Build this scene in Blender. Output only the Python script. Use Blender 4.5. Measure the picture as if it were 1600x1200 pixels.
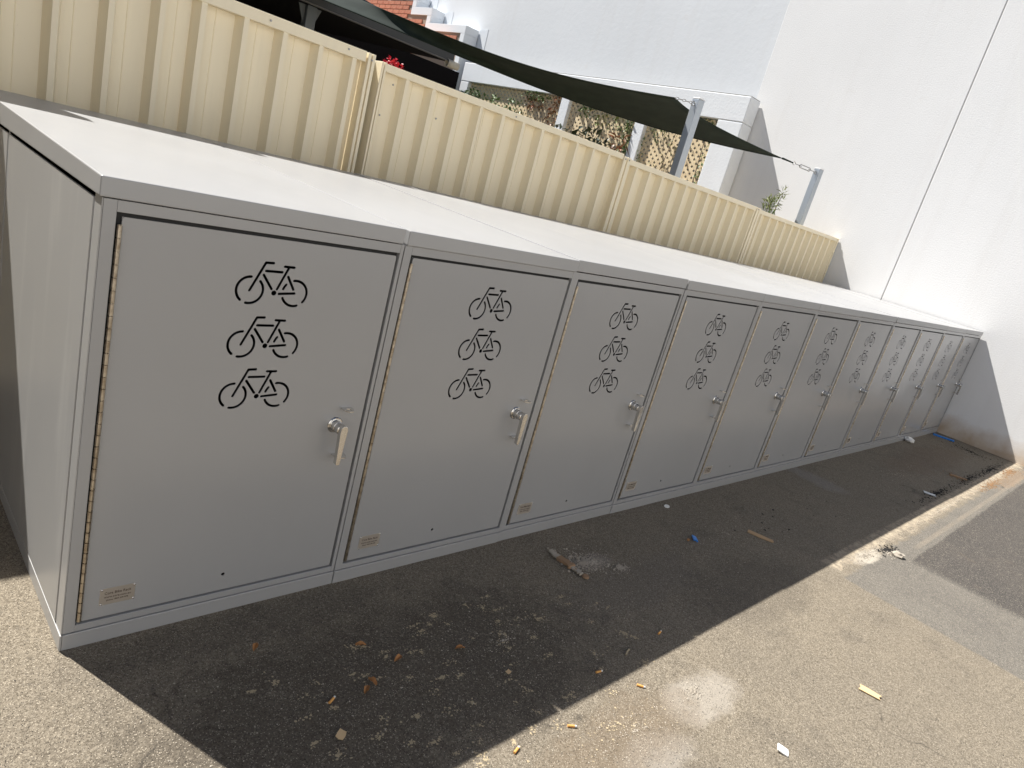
import bpy, bmesh, math, random
from mathutils import Vector, Matrix

# ------------------------------------------------------------------ scene, camera, light
scene = bpy.context.scene
for o in list(bpy.data.objects):
    bpy.data.objects.remove(o)
COL = scene.collection

cam_d = bpy.data.cameras.new("camera"); cam = bpy.data.objects.new("camera", cam_d); COL.objects.link(cam)
cam_d.sensor_width = 36.0; cam_d.lens = 24.178; cam_d.clip_start = 0.02; cam_d.clip_end = 2000
Rr = Vector((0.70115, -0.66444, 0.25867)); Ru = Vector((0.015624, 0.377011, 0.926077)); Rf = Vector((0.712842, 0.645278, -0.274722))
M = Matrix(((Rr.x, Ru.x, -Rf.x, -0.44952), (Rr.y, Ru.y, -Rf.y, -1.70929), (Rr.z, Ru.z, -Rf.z, 1.46836), (0, 0, 0, 1)))
cam.matrix_world = M
scene.camera = cam

SUN = Vector((-0.27, 0.66, 1.0)).normalized()          # towards the sun
elev = math.asin(SUN.z); azim = math.atan2(SUN.x, SUN.y)
world = bpy.data.worlds.new("World"); scene.world = world; world.use_nodes = True
wn = world.node_tree.nodes; wl = world.node_tree.links
sky = wn.new("ShaderNodeTexSky"); sky.sky_type = 'NISHITA'; sky.sun_disc = False
sky.sun_elevation = elev; sky.sun_rotation = azim; sky.air_density = 0.8; sky.dust_density = 0.7; sky.ozone_density = 1.0
wl.new(sky.outputs[0], wn["Background"].inputs[0]); wn["Background"].inputs[1].default_value = 0.050
sd = bpy.data.lights.new("sun", 'SUN'); sd.energy = 5.0; sd.angle = math.radians(0.53); sd.color = (1.0, 0.972, 0.925)
sun = bpy.data.objects.new("sun", sd); COL.objects.link(sun)
sun.rotation_euler = SUN.to_track_quat('Z', 'Y').to_euler(); sun.location = (-8, 16, 26)
scene.view_settings.view_transform = 'Standard'; scene.view_settings.look = 'None'
scene.view_settings.exposure = 0.90; scene.view_settings.gamma = 1.0
scene.render.engine = 'CYCLES'
scene.cycles.max_bounces = 8; scene.cycles.diffuse_bounces = 5

# ------------------------------------------------------------------ helpers
rnd = random.Random(7)
W = 0.8098; H = 1.25; LIP = 1.205; HP = 0.049; SL = 0.02; XW = 8.928

class MB:
    def __init__(s): s.v = []; s.f = []
    def box(s, x0, x1, y0, y1, z0, z1):
        b = len(s.v)
        s.v += [(x0,y0,z0),(x1,y0,z0),(x1,y1,z0),(x0,y1,z0),(x0,y0,z1),(x1,y0,z1),(x1,y1,z1),(x0,y1,z1)]
        s.f += [tuple(b+i for i in q) for q in ((3,2,1,0),(4,5,6,7),(0,1,5,4),(1,2,6,5),(2,3,7,6),(3,0,4,7))]
        return s
    def hexa(s, pts):
        b = len(s.v); s.v += [tuple(p) for p in pts]
        s.f += [tuple(b+i for i in q) for q in ((3,2,1,0),(4,5,6,7),(0,1,5,4),(1,2,6,5),(2,3,7,6),(3,0,4,7))]
        return s
    def poly(s, pts):
        b = len(s.v); s.v += [tuple(p) for p in pts]; s.f.append(tuple(range(b, b+len(pts)))); return s
    def prism(s, pts, d):                      # closed prism: outline pts (3D) pushed along d
        n = len(pts); b = len(s.v); d = Vector(d)
        s.v += [tuple(p) for p in pts] + [tuple(Vector(p)+d) for p in pts]
        s.f.append(tuple(reversed(range(b, b+n)))); s.f.append(tuple(range(b+n, b+2*n)))
        for i in range(n):
            j = (i+1) % n; s.f.append((b+i, b+j, b+n+j, b+n+i))
        return s
    def tube(s, pts, r, n=8, caps=True):
        pts = [Vector(p) for p in pts]; rs = r if isinstance(r, (list, tuple)) else [r]*len(pts)
        b = len(s.v)
        for i, p in enumerate(pts):
            a = pts[max(i-1,0)]; c = pts[min(i+1,len(pts)-1)]
            t = (c-a).normalized(); u = t.cross(Vector((0,0,1)))
            if u.length < 1e-3: u = t.cross(Vector((1,0,0)))
            u.normalize(); w = t.cross(u)
            for k in range(n):
                an = 2*math.pi*k/n; s.v.append(tuple(p + (u*math.cos(an)+w*math.sin(an))*rs[i]))
        for i in range(len(pts)-1):
            for k in range(n):
                k2 = (k+1) % n
                s.f.append((b+i*n+k, b+i*n+k2, b+(i+1)*n+k2, b+(i+1)*n+k))
        if caps:
            s.f.append(tuple(reversed(range(b, b+n)))); e = b+(len(pts)-1)*n; s.f.append(tuple(range(e, e+n)))
        return s
    def leaf(s, c, d, up, L, Wd, fold=0.25):   # folded pointed leaf
        c = Vector(c); d = Vector(d).normalized(); sd_ = d.cross(Vector(up))
        if sd_.length < 1e-3: sd_ = d.cross(Vector((1,0.2,0)))
        sd_.normalize(); n = sd_.cross(d).normalized()
        b = len(s.v)
        tip = c+d*L - n*L*0.12; m1 = c+d*L*0.45
        s.v += [tuple(c), tuple(m1+sd_*Wd*.5+n*Wd*fold), tuple(tip), tuple(m1-sd_*Wd*.5+n*Wd*fold), tuple(m1)]
        s.f += [(b,b+1,b+4),(b+1,b+2,b+4),(b+2,b+3,b+4),(b+3,b,b+4)]
        return s
    def mesh(s, name, mat=None, smooth=False):
        m = bpy.data.meshes.new(name); m.from_pydata(s.v, [], s.f)
        bm = bmesh.new(); bm.from_mesh(m); bmesh.ops.recalc_face_normals(bm, faces=bm.faces); bm.to_mesh(m); bm.free()
        if mat: m.materials.append(mat)
        if smooth:
            for p in m.polygons: p.use_smooth = True
        return m
    def build(s, name, mat, parent=None, bevel=0, smooth=False, seg=2):
        return add(name, s.mesh(name, mat, smooth), parent, bevel, seg)

def add(name, mesh, parent=None, bevel=0, seg=2):
    o = bpy.data.objects.new(name, mesh); COL.objects.link(o)
    if parent: o.parent = parent
    if bevel:
        b = o.modifiers.new("bevel", 'BEVEL'); b.width = bevel; b.segments = seg; b.limit_method = 'ANGLE'; b.angle_limit = math.radians(40)
        b.harden_normals = False
    return o
def empty(name, loc=(0,0,0)):
    o = bpy.data.objects.new(name, None); COL.objects.link(o); o.location = loc; o.empty_display_size = 0.1; return o
def tag(o, label=None, cat=None, group=None, kind=None):
    for k, v in (("label", label), ("category", cat), ("group", group), ("kind", kind)):
        if v: o[k] = v
    return o
def copy_tree(o, parent=None):
    c = o.copy(); COL.objects.link(c); c.parent = parent
    for ch in list(o.children):
        copy_tree(ch, c)
    return c

# ------------------------------------------------------------------ materials
def material(name, base, rough=0.5, metal=0.0, spec=0.5):
    m = bpy.data.materials.new(name); m.use_nodes = True
    b = m.node_tree.nodes["Principled BSDF"]
    b.inputs["Base Color"].default_value = (*base, 1); b.inputs["Roughness"].default_value = rough
    b.inputs["Metallic"].default_value = metal; b.inputs["Specular IOR Level"].default_value = spec
    return m
class NT:
    def __init__(s, m): s.m = m; s.t = m.node_tree; s.b = s.t.nodes["Principled BSDF"]; s.co = s.t.nodes.new("ShaderNodeTexCoord").outputs["Object"]
    def n(s, typ, **kw):
        nd = s.t.nodes.new(typ)
        for k, v in kw.items(): setattr(nd, k, v)
        return nd
    def l(s, a, b): s.t.links.new(a, b)
    def scaled(s, sc):
        mp = s.n("ShaderNodeMapping"); s.l(s.co, mp.inputs[0]); mp.inputs["Scale"].default_value = sc; return mp.outputs[0]
    def noise(s, scale, detail=4, rough=.55, vec=None, dist=0):
        nd = s.n("ShaderNodeTexNoise"); nd.inputs["Scale"].default_value = scale; nd.inputs["Detail"].default_value = detail
        nd.inputs["Roughness"].default_value = rough; nd.inputs["Distortion"].default_value = dist
        s.l(vec or s.co, nd.inputs["Vector"]); return nd.outputs["Fac"]
    def voro(s, scale, out="Color", vec=None, feature='F1'):
        nd = s.n("ShaderNodeTexVoronoi"); nd.feature = feature; nd.inputs["Scale"].default_value = scale
        s.l(vec or s.co, nd.inputs["Vector"]); return nd.outputs[out]
    def ramp(s, fac, stops):
        nd = s.n("ShaderNodeValToRGB"); e = nd.color_ramp.elements
        while len(e) < len(stops): e.new(0.5)
        for el, (p, c) in zip(e, stops):
            el.position = p; el.color = (*c, 1) if len(c) == 3 else c
        s.l(fac, nd.inputs[0]); return nd.outputs[0]
    def g(s, fac, a, b):                       # scalar ramp a..b
        return s.ramp(fac, ((a, (0,0,0)), (b, (1,1,1))))
    def mix(s, fac, a, b, mode='MIX'):
        nd = s.n("ShaderNodeMix"); nd.data_type = 'RGBA'; nd.blend_type = mode
        for val, idx in ((fac, 0), (a, 6), (b, 7)):
            if isinstance(val, (int, float)): nd.inputs[idx].default_value = val
            elif isinstance(val, tuple): nd.inputs[idx].default_value = (*val, 1)
            else: s.l(val, nd.inputs[idx])
        return nd.outputs[2]
    def math(s, op, a, b=0.0):
        nd = s.n("ShaderNodeMath"); nd.operation = op
        for val, i in ((a, 0), (b, 1)):
            if isinstance(val, (int, float)): nd.inputs[i].default_value = val
            else: s.l(val, nd.inputs[i])
        return nd.outputs[0]
    def sep(s): 
        nd = s.n("ShaderNodeSeparateXYZ"); s.l(s.co, nd.inputs[0]); return nd.outputs
    def col(s, c): s.l(c, s.b.inputs["Base Color"])
    def rough(s, r): s.l(r, s.b.inputs["Roughness"])
    def bump(s, h, strength=.3, dist=.01, prev=None):
        nd = s.n("ShaderNodeBump"); nd.inputs["Strength"].default_value = strength; nd.inputs["Distance"].default_value = dist
        s.l(h, nd.inputs["Height"])
        if prev is not None: s.l(prev, nd.inputs["Normal"])
        s.l(nd.outputs[0], s.b.inputs["Normal"]); return nd.outputs[0]

def paint(name, base, rough=.36, stains=0.0):
    m = material(name, base, rough, 0, .75); t = NT(m)
    oi = t.n("ShaderNodeObjectInfo"); off = t.n("ShaderNodeVectorMath"); off.operation = 'ADD'
    sc = t.n("ShaderNodeVectorMath"); sc.operation = 'SCALE'; sc.inputs[3].default_value = 17.0
    cmb = t.n("ShaderNodeCombineXYZ"); t.l(oi.outputs["Random"], cmb.inputs[0]); t.l(oi.outputs["Random"], cmb.inputs[2])
    t.l(cmb.outputs[0], sc.inputs[0]); t.l(t.co, off.inputs[0]); t.l(sc.outputs[0], off.inputs[1]); t.co = off.outputs[0]   # every panel wears differently
    c = t.mix(t.g(t.noise(1.4, 3), .3, .75), base, tuple(x*1.08 for x in base))
    runs = t.noise(1.0, 6, .65, t.scaled((16, 16, .8)))
    c = t.mix(t.math('MULTIPLY', t.g(runs, .56, .78), .05), c, tuple(x*1.25 for x in base))
    c = t.mix(t.math('MULTIPLY', t.g(t.noise(4, 7, .72), .60, .85), .08), c, tuple(x*.70 for x in base))
    if stains:
        c = t.mix(t.math('MULTIPLY', t.g(t.noise(2.4, 8, .7, dist=.8), .50, .70), stains), c, tuple(x*.74 for x in base))
        c = t.mix(t.math('MULTIPLY', t.g(t.noise(30, 4, .6), .70, .74), stains*1.2), c, (.24,.21,.17))
    t.col(c)
    r = t.n("ShaderNodeMapRange"); t.l(t.noise(1.6, 3, .5), r.inputs[0]); r.inputs[1].default_value = .3; r.inputs[2].default_value = .7; r.inputs[3].default_value = rough-.02; r.inputs[4].default_value = rough+.04; t.rough(r.outputs[0])
    p = t.bump(t.noise(1.3, 1), .12, .02); t.bump(t.noise(700, 1), .05, .0006, p)
    return m
M_paint = paint("grey_powdercoat", (.308, .307, .306), .23)
M_lid = paint("grey_powdercoat_lid", (.335, .334, .332), .34, .16)
M_paint_side = paint("grey_powdercoat_weathered", (.345, .340, .330), .36)
t = NT(M_paint_side)   # chalky runs on the end panel
base_link = t.b.inputs["Base Color"].links[0].from_socket
st = t.noise(1.0, 5, .6, t.scaled((1, 9, 1.2)))
t.col(t.mix(t.math('MULTIPLY', t.g(st, .56, .72), .35), base_link, (.52, .51, .48)))
M_dark = material("dark_interior", (.02, .02, .02), .8)
M_steel = material("stainless_steel", (.66, .645, .62), .16, 1.0)
M_hinge = material("brushed_hinge_steel", (.55, .49, .41), .36, 1.0)
t = NT(M_hinge); t.col(t.mix(t.g(t.noise(60, 4), .35, .7), (.58, .52, .43), (.34, .28, .21)))
M_plate = material("etched_nameplate", (.56, .50, .43), .38, .6)
M_ink = material("etched_lettering", (.07, .045, .03), .7)

def fence_paint(name, base):
    m = material(name, base, .42); t = NT(m)
    s1 = t.noise(1.0, 5, .6, t.scaled((14, 14, .9)))
    c = t.mix(t.math('MULTIPLY', t.g(s1, .5, .8), .35), base, tuple(x*.8 for x in base))
    c = t.mix(t.math('MULTIPLY', t.g(t.noise(40, 6, .7), .66, .8), .45), c, (.22, .16, .09))
    t.col(c); t.bump(t.noise(2.5, 3), .22, .02); return m
M_fence = fence_paint("cream_fence_paint", (.87, .765, .55))
M_galv = material("galvanised_steel", (.42, .45, .48), .42, .55)
t = NT(M_galv); t.col(t.mix(t.noise(30, 4), (.38, .42, .46), (.46, .49, .52)))
M_zinc = material("zinc_bracket", (.36, .36, .36), .45, .7)

def render_wall(name, base, bscale, bstr, stain=True):
    m = material(name, base, .85, 0, .25); t = NT(m)
    c = t.mix(t.g(t.noise(.7, 5, .6), .35, .75), base, tuple(x*.95 for x in base))
    c = t.mix(t.math('MULTIPLY', t.g(t.noise(2.3, 8, .7), .62, .8), .3), c, (.62, .55, .47))
    c = t.mix(t.math('MULTIPLY', t.g(t.noise(1.0, 6, .65, t.scaled((5, 5, .35))), .52, .75), .10), c, (.50,.45,.39))
    if stain:
        z = t.sep()[2]
        h = t.math('ADD', z, t.math('MULTIPLY', t.math('SUBTRACT', t.noise(3.2, 5, .65), .5), .30))
        mr = t.n("ShaderNodeMapRange"); t.l(h, mr.inputs[0]); mr.inputs[1].default_value = .06; mr.inputs[2].default_value = .26; mr.inputs[3].default_value = .85; mr.inputs[4].default_value = 0
        c = t.mix(mr.outputs[0], c, t.mix(t.g(t.noise(4, 4), .4, .65), (.42, .29, .17), (.55, .45, .34)))
    t.col(c)
    p = t.bump(t.noise(bscale, 4, .6), bstr, .006); t.bump(t.noise(bscale*4, 3), bstr*.5, .002, p)
    return m
M_wall = render_wall("white_textured_render", (.785, .782, .775), 60, .32)
M_wall2 = render_wall("white_smooth_render", (.70, .72, .74), 14, .3, False)
M_garden = render_wall("white_painted_masonry", (.76, .78, .80), 30, .5, False)
M_flash = material("white_painted_flashing", (.74, .77, .80), .45)

def asphalt_base(t, pale, dark):
    v1 = t.voro(240); v2 = t.voro(520)
    s1 = t.n("ShaderNodeSeparateColor"); t.l(v1, s1.inputs[0]); s2 = t.n("ShaderNodeSeparateColor"); t.l(v2, s2.inputs[0])
    return s1, s2
M_asph = material("worn_asphalt", (.2,.18,.15), .92, 0, .25); t = NT(M_asph)
s1, s2 = asphalt_base(t, None, None)
X, Y, Z = t.sep()
def mr(v, a, b, c=0., d=1.):
    nd = t.n("ShaderNodeMapRange"); t.l(v, nd.inputs[0])
    for i, q in enumerate((a, b, c, d)): nd.inputs[i+1].default_value = q
    return nd.outputs[0]
def grain(pale, dark):
    c = t.mix(mr(s1.outputs[0], .05, .95), dark, pale)
    return t.mix(t.math('MULTIPLY', s2.outputs[1], .6), c, t.mix(s2.outputs[0], dark, tuple(x*1.2 for x in pale)))
nA = t.noise(1.2, 6, .65); nB = t.noise(3.1, 8, .72, dist=.5); nC = t.noise(22, 6, .7); nD = t.noise(9, 8, .75)
A_ = grain((.285,.243,.183), (.118,.097,.070))
A_ = t.mix(t.math('MULTIPLY', mr(nA, .42, .7), .45), A_, grain((.215,.186,.147), (.090,.076,.058)))
A_ = t.mix(t.math('MULTIPLY', mr(nB, .54, .68), .55), A_, grain((.165,.14,.11), (.07,.06,.046)))
A_ = t.mix(t.math('MULTIPLY', mr(nD, .60, .70), .35), A_, (.32,.275,.21))
Bc = t.mix(mr(nB, .4, .7), grain((.21,.19,.16), (.11,.10,.085)), grain((.17,.155,.135), (.09,.082,.07)))
Cc = t.mix(mr(nA, .4, .7), grain((.095,.085,.076), (.042,.039,.036)), grain((.115,.10,.086), (.052,.048,.043)))
Cc = t.mix(t.math('MULTIPLY', mr(nB, .58, .7), .4), Cc, (.16,.12,.085))
def wob(v, n, amp): return t.math('ADD', v, t.math('MULTIPLY', t.math('SUBTRACT', n, .5), amp))
mB = t.math('MULTIPLY', mr(wob(X, nD, .05), 3.285, 3.300), mr(wob(Y, nD, .14), -.915, -.935))
mC = t.math('MULTIPLY', mr(wob(X, nB, .16), 4.02, 4.12), mr(wob(Y, nB, .05), -1.045, -1.06))
c = t.mix(mB, A_, Bc)
c = t.mix(mC, c, Cc)
# pale crumbled cement along the edge of the bay
crust = t.math('MULTIPLY', t.math('MULTIPLY', mr(wob(X, nD, .3), 3.30, 3.36), mr(wob(Y, nC, .03), -.775, -.79)), mr(wob(wob(wob(Y, nD, .24), nC, .10), nB, .12), -.895, -.880))
c = t.mix(crust, c, t.mix(mr(nC, .35, .6), (.46,.385,.28), (.24,.20,.15)))
edge = t.math('MULTIPLY', mr(wob(X, nA, .1), 4.3, 4.4), t.math('MULTIPLY', mr(wob(Y, nC, .012), -1.022, -1.016), mr(wob(Y, nC, .012), -.984, -.992)))
c = t.mix(t.math('MULTIPLY', edge, mr(nB, .35, .6, .15, .6)), c, (.27,.225,.17))
# cement smears and stains, the large near one also painting the bay's shade darker: cx, cy, rx, ry, colour, strength
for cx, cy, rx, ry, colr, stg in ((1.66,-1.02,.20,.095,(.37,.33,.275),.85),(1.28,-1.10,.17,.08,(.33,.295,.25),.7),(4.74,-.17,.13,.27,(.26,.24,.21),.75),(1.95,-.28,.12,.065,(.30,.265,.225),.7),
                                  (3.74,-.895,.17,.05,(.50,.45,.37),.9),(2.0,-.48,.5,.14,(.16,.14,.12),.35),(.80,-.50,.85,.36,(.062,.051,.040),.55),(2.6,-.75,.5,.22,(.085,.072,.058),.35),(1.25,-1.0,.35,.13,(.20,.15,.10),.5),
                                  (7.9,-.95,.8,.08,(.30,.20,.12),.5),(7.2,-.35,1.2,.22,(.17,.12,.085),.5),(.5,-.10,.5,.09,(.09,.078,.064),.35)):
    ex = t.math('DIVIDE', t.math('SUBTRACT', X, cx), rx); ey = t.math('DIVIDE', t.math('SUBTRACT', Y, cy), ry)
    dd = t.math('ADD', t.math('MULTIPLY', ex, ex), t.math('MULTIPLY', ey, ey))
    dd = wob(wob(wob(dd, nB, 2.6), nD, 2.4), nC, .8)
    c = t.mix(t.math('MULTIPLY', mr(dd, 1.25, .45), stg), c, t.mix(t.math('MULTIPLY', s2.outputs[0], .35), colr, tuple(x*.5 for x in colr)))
fl = t.math('GREATER_THAN', s2.outputs[2], .965); c = t.mix(t.math('MULTIPLY', fl, .75), c, (.48,.42,.33)); fl = t.math('GREATER_THAN', s2.outputs[2], .03); c = t.mix(fl, (.035,.03,.026), c)
v3 = t.n("ShaderNodeTexVoronoi"); v3.inputs["Scale"].default_value = 85; t.l(t.co, v3.inputs["Vector"]); s3 = t.n("ShaderNodeSeparateColor"); t.l(v3.outputs["Color"], s3.inputs[0])
stone = t.math('MULTIPLY', t.math('GREATER_THAN', s3.outputs[0], .80), mr(v3.outputs["Distance"], .42, .30))
c = t.mix(t.math('MULTIPLY', stone, .5), c, t.mix(s3.outputs[1], (.10,.088,.072), (.36,.31,.24)))
# cracks
vc = t.n("ShaderNodeTexVoronoi"); vc.feature = 'DISTANCE_TO_EDGE'; vc.inputs["Scale"].default_value = .9; dv = t.n("ShaderNodeVectorMath"); dv.operation = 'ADD'
nz = t.n("ShaderNodeTexNoise"); nz.inputs["Scale"].default_value = 5; nz.inputs["Detail"].default_value = 6; t.l(t.co, nz.inputs["Vector"])
sc_ = t.n("ShaderNodeVectorMath"); sc_.operation = 'SCALE'; sc_.inputs[3].default_value = .22; t.l(nz.outputs["Color"], sc_.inputs[0]); t.l(t.co, dv.inputs[0]); t.l(sc_.outputs[0], dv.inputs[1]); t.l(dv.outputs[0], vc.inputs["Vector"])
crack = t.math('MULTIPLY', mr(vc.outputs["Distance"], .006, .0015), mr(nA, .555, .62))
c = t.mix(t.math('MULTIPLY', crack, .55), c, (.03,.026,.022))
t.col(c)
p = t.bump(t.voro(300, "Distance"), .55, .003); p = t.bump(t.noise(140, 4, .7), .6, .004, p); p = t.bump(nC, .6, .008, p); p = t.bump(nB, .4, .03, p); t.bump(crack, -.6, .01, p) if False else None
M_conc = material("pale_cement", (.37,.33,.275), .95); t = NT(M_conc); t.col(t.mix(mr(t.noise(40,6,.7), .35, .65) if False else t.noise(40,6,.7), (.30,.26,.21), (.46,.41,.34))); t.bump(t.noise(120,4), .5, .003)

M_sail = material("dark_green_shade_cloth", (.014, .022, .018), .8, 0, .2)
t = NT(M_sail); t.col(t.mix(t.g(t.noise(6, 4), .4, .7), (.012, .020, .016), (.020, .030, .024))); t.bump(t.noise(400, 2), .2, .001)
M_sail2 = material("navy_shade_cloth", (.07, .115, .17), .8, 0, .2)
M_gutter = material("charcoal_gutter", (.022, .026, .03), .5)
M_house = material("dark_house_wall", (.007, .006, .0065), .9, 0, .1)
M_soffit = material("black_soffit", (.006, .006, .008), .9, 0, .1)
M_column = material("slate_column_paint", (.075, .088, .10), .5)
M_lattice = material("cream_lattice_timber", (.66, .53, .33), .7)
t = NT(M_lattice); t.col(t.mix(t.g(t.noise(12, 5), .35, .7), (.80, .66, .43), (.64, .50, .31)))
M_brick = material("orange_red_brick", (.42, .14, .08), .85)
t = NT(M_brick); oi = t.n("ShaderNodeObjectInfo"); t.col(t.mix(t.g(t.noise(14, 6, .7), .3, .75), t.mix(oi.outputs["Random"], (.44,.15,.085), (.34,.10,.06)), (.50,.24,.15))); t.bump(t.noise(60, 5), .4, .004)
M_mortar = material("brick_mortar", (.30, .24, .19), .95)
M_tile = material("terracotta_tile", (.62, .33, .17), .8)
t = NT(M_tile); t.col(t.mix(t.g(t.noise(9, 6, .7), .35, .7), (.66, .40, .24), (.48, .20, .10)))

def leafmat(name, a, b):
    m = material(name, a, .45, 0, .4); t = NT(m)
    t.col(t.mix(t.g(t.noise(7, 3), .35, .65), a, b))
    t.b.inputs["Transmission Weight"].default_value = 0
    return m
M_leaf = leafmat("green_leaf", (.055, .11, .025), (.12, .19, .05))
M_leafd = leafmat("dark_leaf", (.018, .030, .014), (.035, .045, .018))
M_leafr = leafmat("russet_leaf", (.28, .09, .035), (.16, .10, .04))
M_leafy = leafmat("olive_leaf", (.10, .14, .035), (.20, .22, .07))
M_flower = leafmat("red_petal", (.62, .02, .035), (.45, .02, .05))
M_stem = material("brown_stem", (.12, .08, .05), .8)

# ------------------------------------------------------------------ ground
def sheet(name, pts, z, mat, parent=None):
    return MB().poly([(x, y, z) for x, y in pts]).build(name, mat, parent)
def blob(cx, cy, rx, ry, seed, n=40, rough=.25, rot=0):
    r = random.Random(seed); ph = [r.uniform(0, 6.28) for _ in range(6)]; out = []
    for i in range(n):
        a = 2*math.pi*i/n
        k = 1 + rough*(.5*math.sin(2*a+ph[0])+.35*math.sin(3*a+ph[1])+.3*math.sin(5*a+ph[2])+.25*math.sin(9*a+ph[3])) + r.uniform(-.5, .5)*rough*.4
        x = rx*k*math.cos(a); y = ry*k*math.sin(a)
        out.append((cx+x*math.cos(rot)-y*math.sin(rot), cy+x*math.sin(rot)+y*math.cos(rot)))
    return out
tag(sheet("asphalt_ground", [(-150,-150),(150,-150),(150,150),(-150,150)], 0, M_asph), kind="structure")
def wobble(a, b, n, amp, seed):
    r = random.Random(seed); out = []
    for i in range(n+1):
        f = i/n; d = amp*(math.sin(f*9+seed)+.6*math.sin(f*23+seed*2))*.5 + r.uniform(-amp, amp)*.5
        dx = b[0]-a[0]; dy = b[1]-a[1]; L = math.hypot(dx, dy)
        out.append((a[0]+dx*f - dy/L*d, a[1]+dy*f + dx/L*d))
    return out
# added outside the frame: dark wall on the left, pale building to bounce light
tag(MB().box(-2.3, -2.05, -.5, 5.4, 0, 4.2).build("unseen_dark_wall", material("dark_brown_wall", (.05,.038,.028), .9)), kind="structure")  # unseen wall, added for the dark reflections in the end panel
tag(MB().box(-16, 20, -9.6, -9.2, 0, 7.5).build("unseen_bounce_building", material("pale_render", (.68,.675,.665), .9)), kind="structure")  # unseen building added to bounce sunlight onto the doors

# ------------------------------------------------------------------ big rendered wall on the right
wall = empty("rendered_wall", (XW, 0, 0))
tag(wall, "tall white rough-rendered building wall at the right end of the lockers", "wall")
def wpanel(y0, y1, x0, mat):
    return MB().box(x0, .40, y0, y1, -.3, 9.0).build("wall_panel", mat, wall, .004)
wpanel(-1.02, 1.163, 0, M_wall); wpanel(1.177, 3.765, 0, M_wall); wpanel(3.772, 32, .012, M_wall2)
MB().box(.005, .39, 1.1632, 1.1768, -.3, 8.9).build("joint_sealant", material("grey_sealant", (.50,.49,.47), .8), wall)

# ------------------------------------------------------------------ bike lockers
def capsule(p, q, w, n=6):
    p = Vector(p); q = Vector(q); d = (q-p).normalized(); a = math.atan2(d.y, d.x); r = w/2; out = []
    for i in range(n+1):
        an = a - math.pi/2 + math.pi*i/n; out.append((q.x+r*math.cos(an), q.y+r*math.sin(an)))
    for i in range(n+1):
        an = a + math.pi/2 + math.pi*i/n; out.append((p.x+r*math.cos(an), p.y+r*math.sin(an)))
    return out
def arcs(c, R, a0, a1, w, n=18):
    a0 = math.radians(a0); a1 = math.radians(a1); r = w/2; out = []
    for i in range(n+1):
        a = a0+(a1-a0)*i/n; out.append((c[0]+(R+r)*math.cos(a), c[1]+(R+r)*math.sin(a)))
    e = (c[0]+R*math.cos(a1), c[1]+R*math.sin(a1))
    for i in range(1, 5):
        a = a1+math.pi*i/5; out.append((e[0]+r*math.cos(a), e[1]+r*math.sin(a)))
    for i in range(n+1):
        a = a1+(a0-a1)*i/n; out.append((c[0]+(R-r)*math.cos(a), c[1]+(R-r)*math.sin(a)))
    e = (c[0]+R*math.cos(a0), c[1]+R*math.sin(a0))
    for i in range(1, 5):
        a = a0+math.pi+math.pi*i/5; out.append((e[0]+r*math.cos(a), e[1]+r*math.sin(a)))
    return out
def bike():
    w = .0072; k = .001; P = []
    fc = (-.0674, .0031); rc = (.0592, .0033); R = .0359
    P.append(arcs(fc, R, 91, 232, w)); P.append(arcs(fc, R, 260, 406, w, 20))
    P.append(arcs(rc, R, -40, 101, w)); P.append(arcs(rc, R, 205, 290, w, 12)); P.append(arcs(rc, R, 141, 164, w, 4))
    for a, b in (((-31,58),(14,59)), ((-36,47),(-8.5,10.5)), ((33,48),(54,14)), ((14.5,-1),(59,3.5))):
        P.append(capsule((a[0]*k, a[1]*k), (b[0]*k, b[1]*k), w))
    P.append([(.0072*math.cos(2*math.pi*i/20), .0072*math.sin(2*math.pi*i/20)) for i in range(20)])
    # fork with handlebar: one bent stroke
    h = w/2; p0 = Vector((-.068, .002)); p1 = Vector((-.035, .080)); p2 = Vector((-.014, .081))
    d1 = (p1-p0).normalized(); n1 = Vector((-d1.y, d1.x)); out = []
    a0 = math.atan2(-d1.y, -d1.x)
    inx = p1.x + (p1.y-h-p1.y)*0 
    # inner corner: right edge of fork meets underside of bar
    tt = ((p1.y-h) - (p0.y-n1.y*h))/d1.y; inner = (p0.x-n1.x*h+d1.x*tt, p1.y-h)
    out.append(inner)
    for i in range(7):
        an = -math.pi/2 + math.pi*i/6; out.append((p2.x+h*math.cos(an), p2.y+h*math.sin(an)))
    for i in range(4):
        an = math.pi/2 + (math.atan2(n1.y, n1.x)-math.pi/2)*i/3; out.append((p1.x+h*math.cos(an), p1.y+h*math.sin(an)))
    for i in range(7):
        an = math.atan2(n1.y, n1.x) + math.pi*i/6; out.append((p0.x+h*math.cos(an), p0.y+h*math.sin(an)))
    P.append(out)
    # seat tube with saddle: T shape
    p0 = Vector((.007, .011)); d1 = Vector((.024, .062)).normalized(); n1 = Vector((-d1.y, d1.x)); zb = .075-h; out = []
    tr = (zb-(p0.y-n1.y*h))/d1.y; xr = p0.x-n1.x*h+d1.x*tr; tl = (zb-(p0.y+n1.y*h))/d1.y; xl = p0.x+n1.x*h+d1.x*tl
    out.append((xr, zb))
    for i in range(7):
        an = -math.pi/2+math.pi*i/6; out.append((.046+h*math.cos(an), .075+h*math.sin(an)))
    for i in range(7):
        an = math.pi/2+math.pi*i/6; out.append((.019+h*math.cos(an), .075+h*math.sin(an)))
    out.append((xl, zb))
    for i in range(7):
        an = math.atan2(n1.y, n1.x)+math.pi*i/6; out.append((p0.x+h*math.cos(an), p0.y+h*math.sin(an)))
    P.append(out)
    return P
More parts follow.
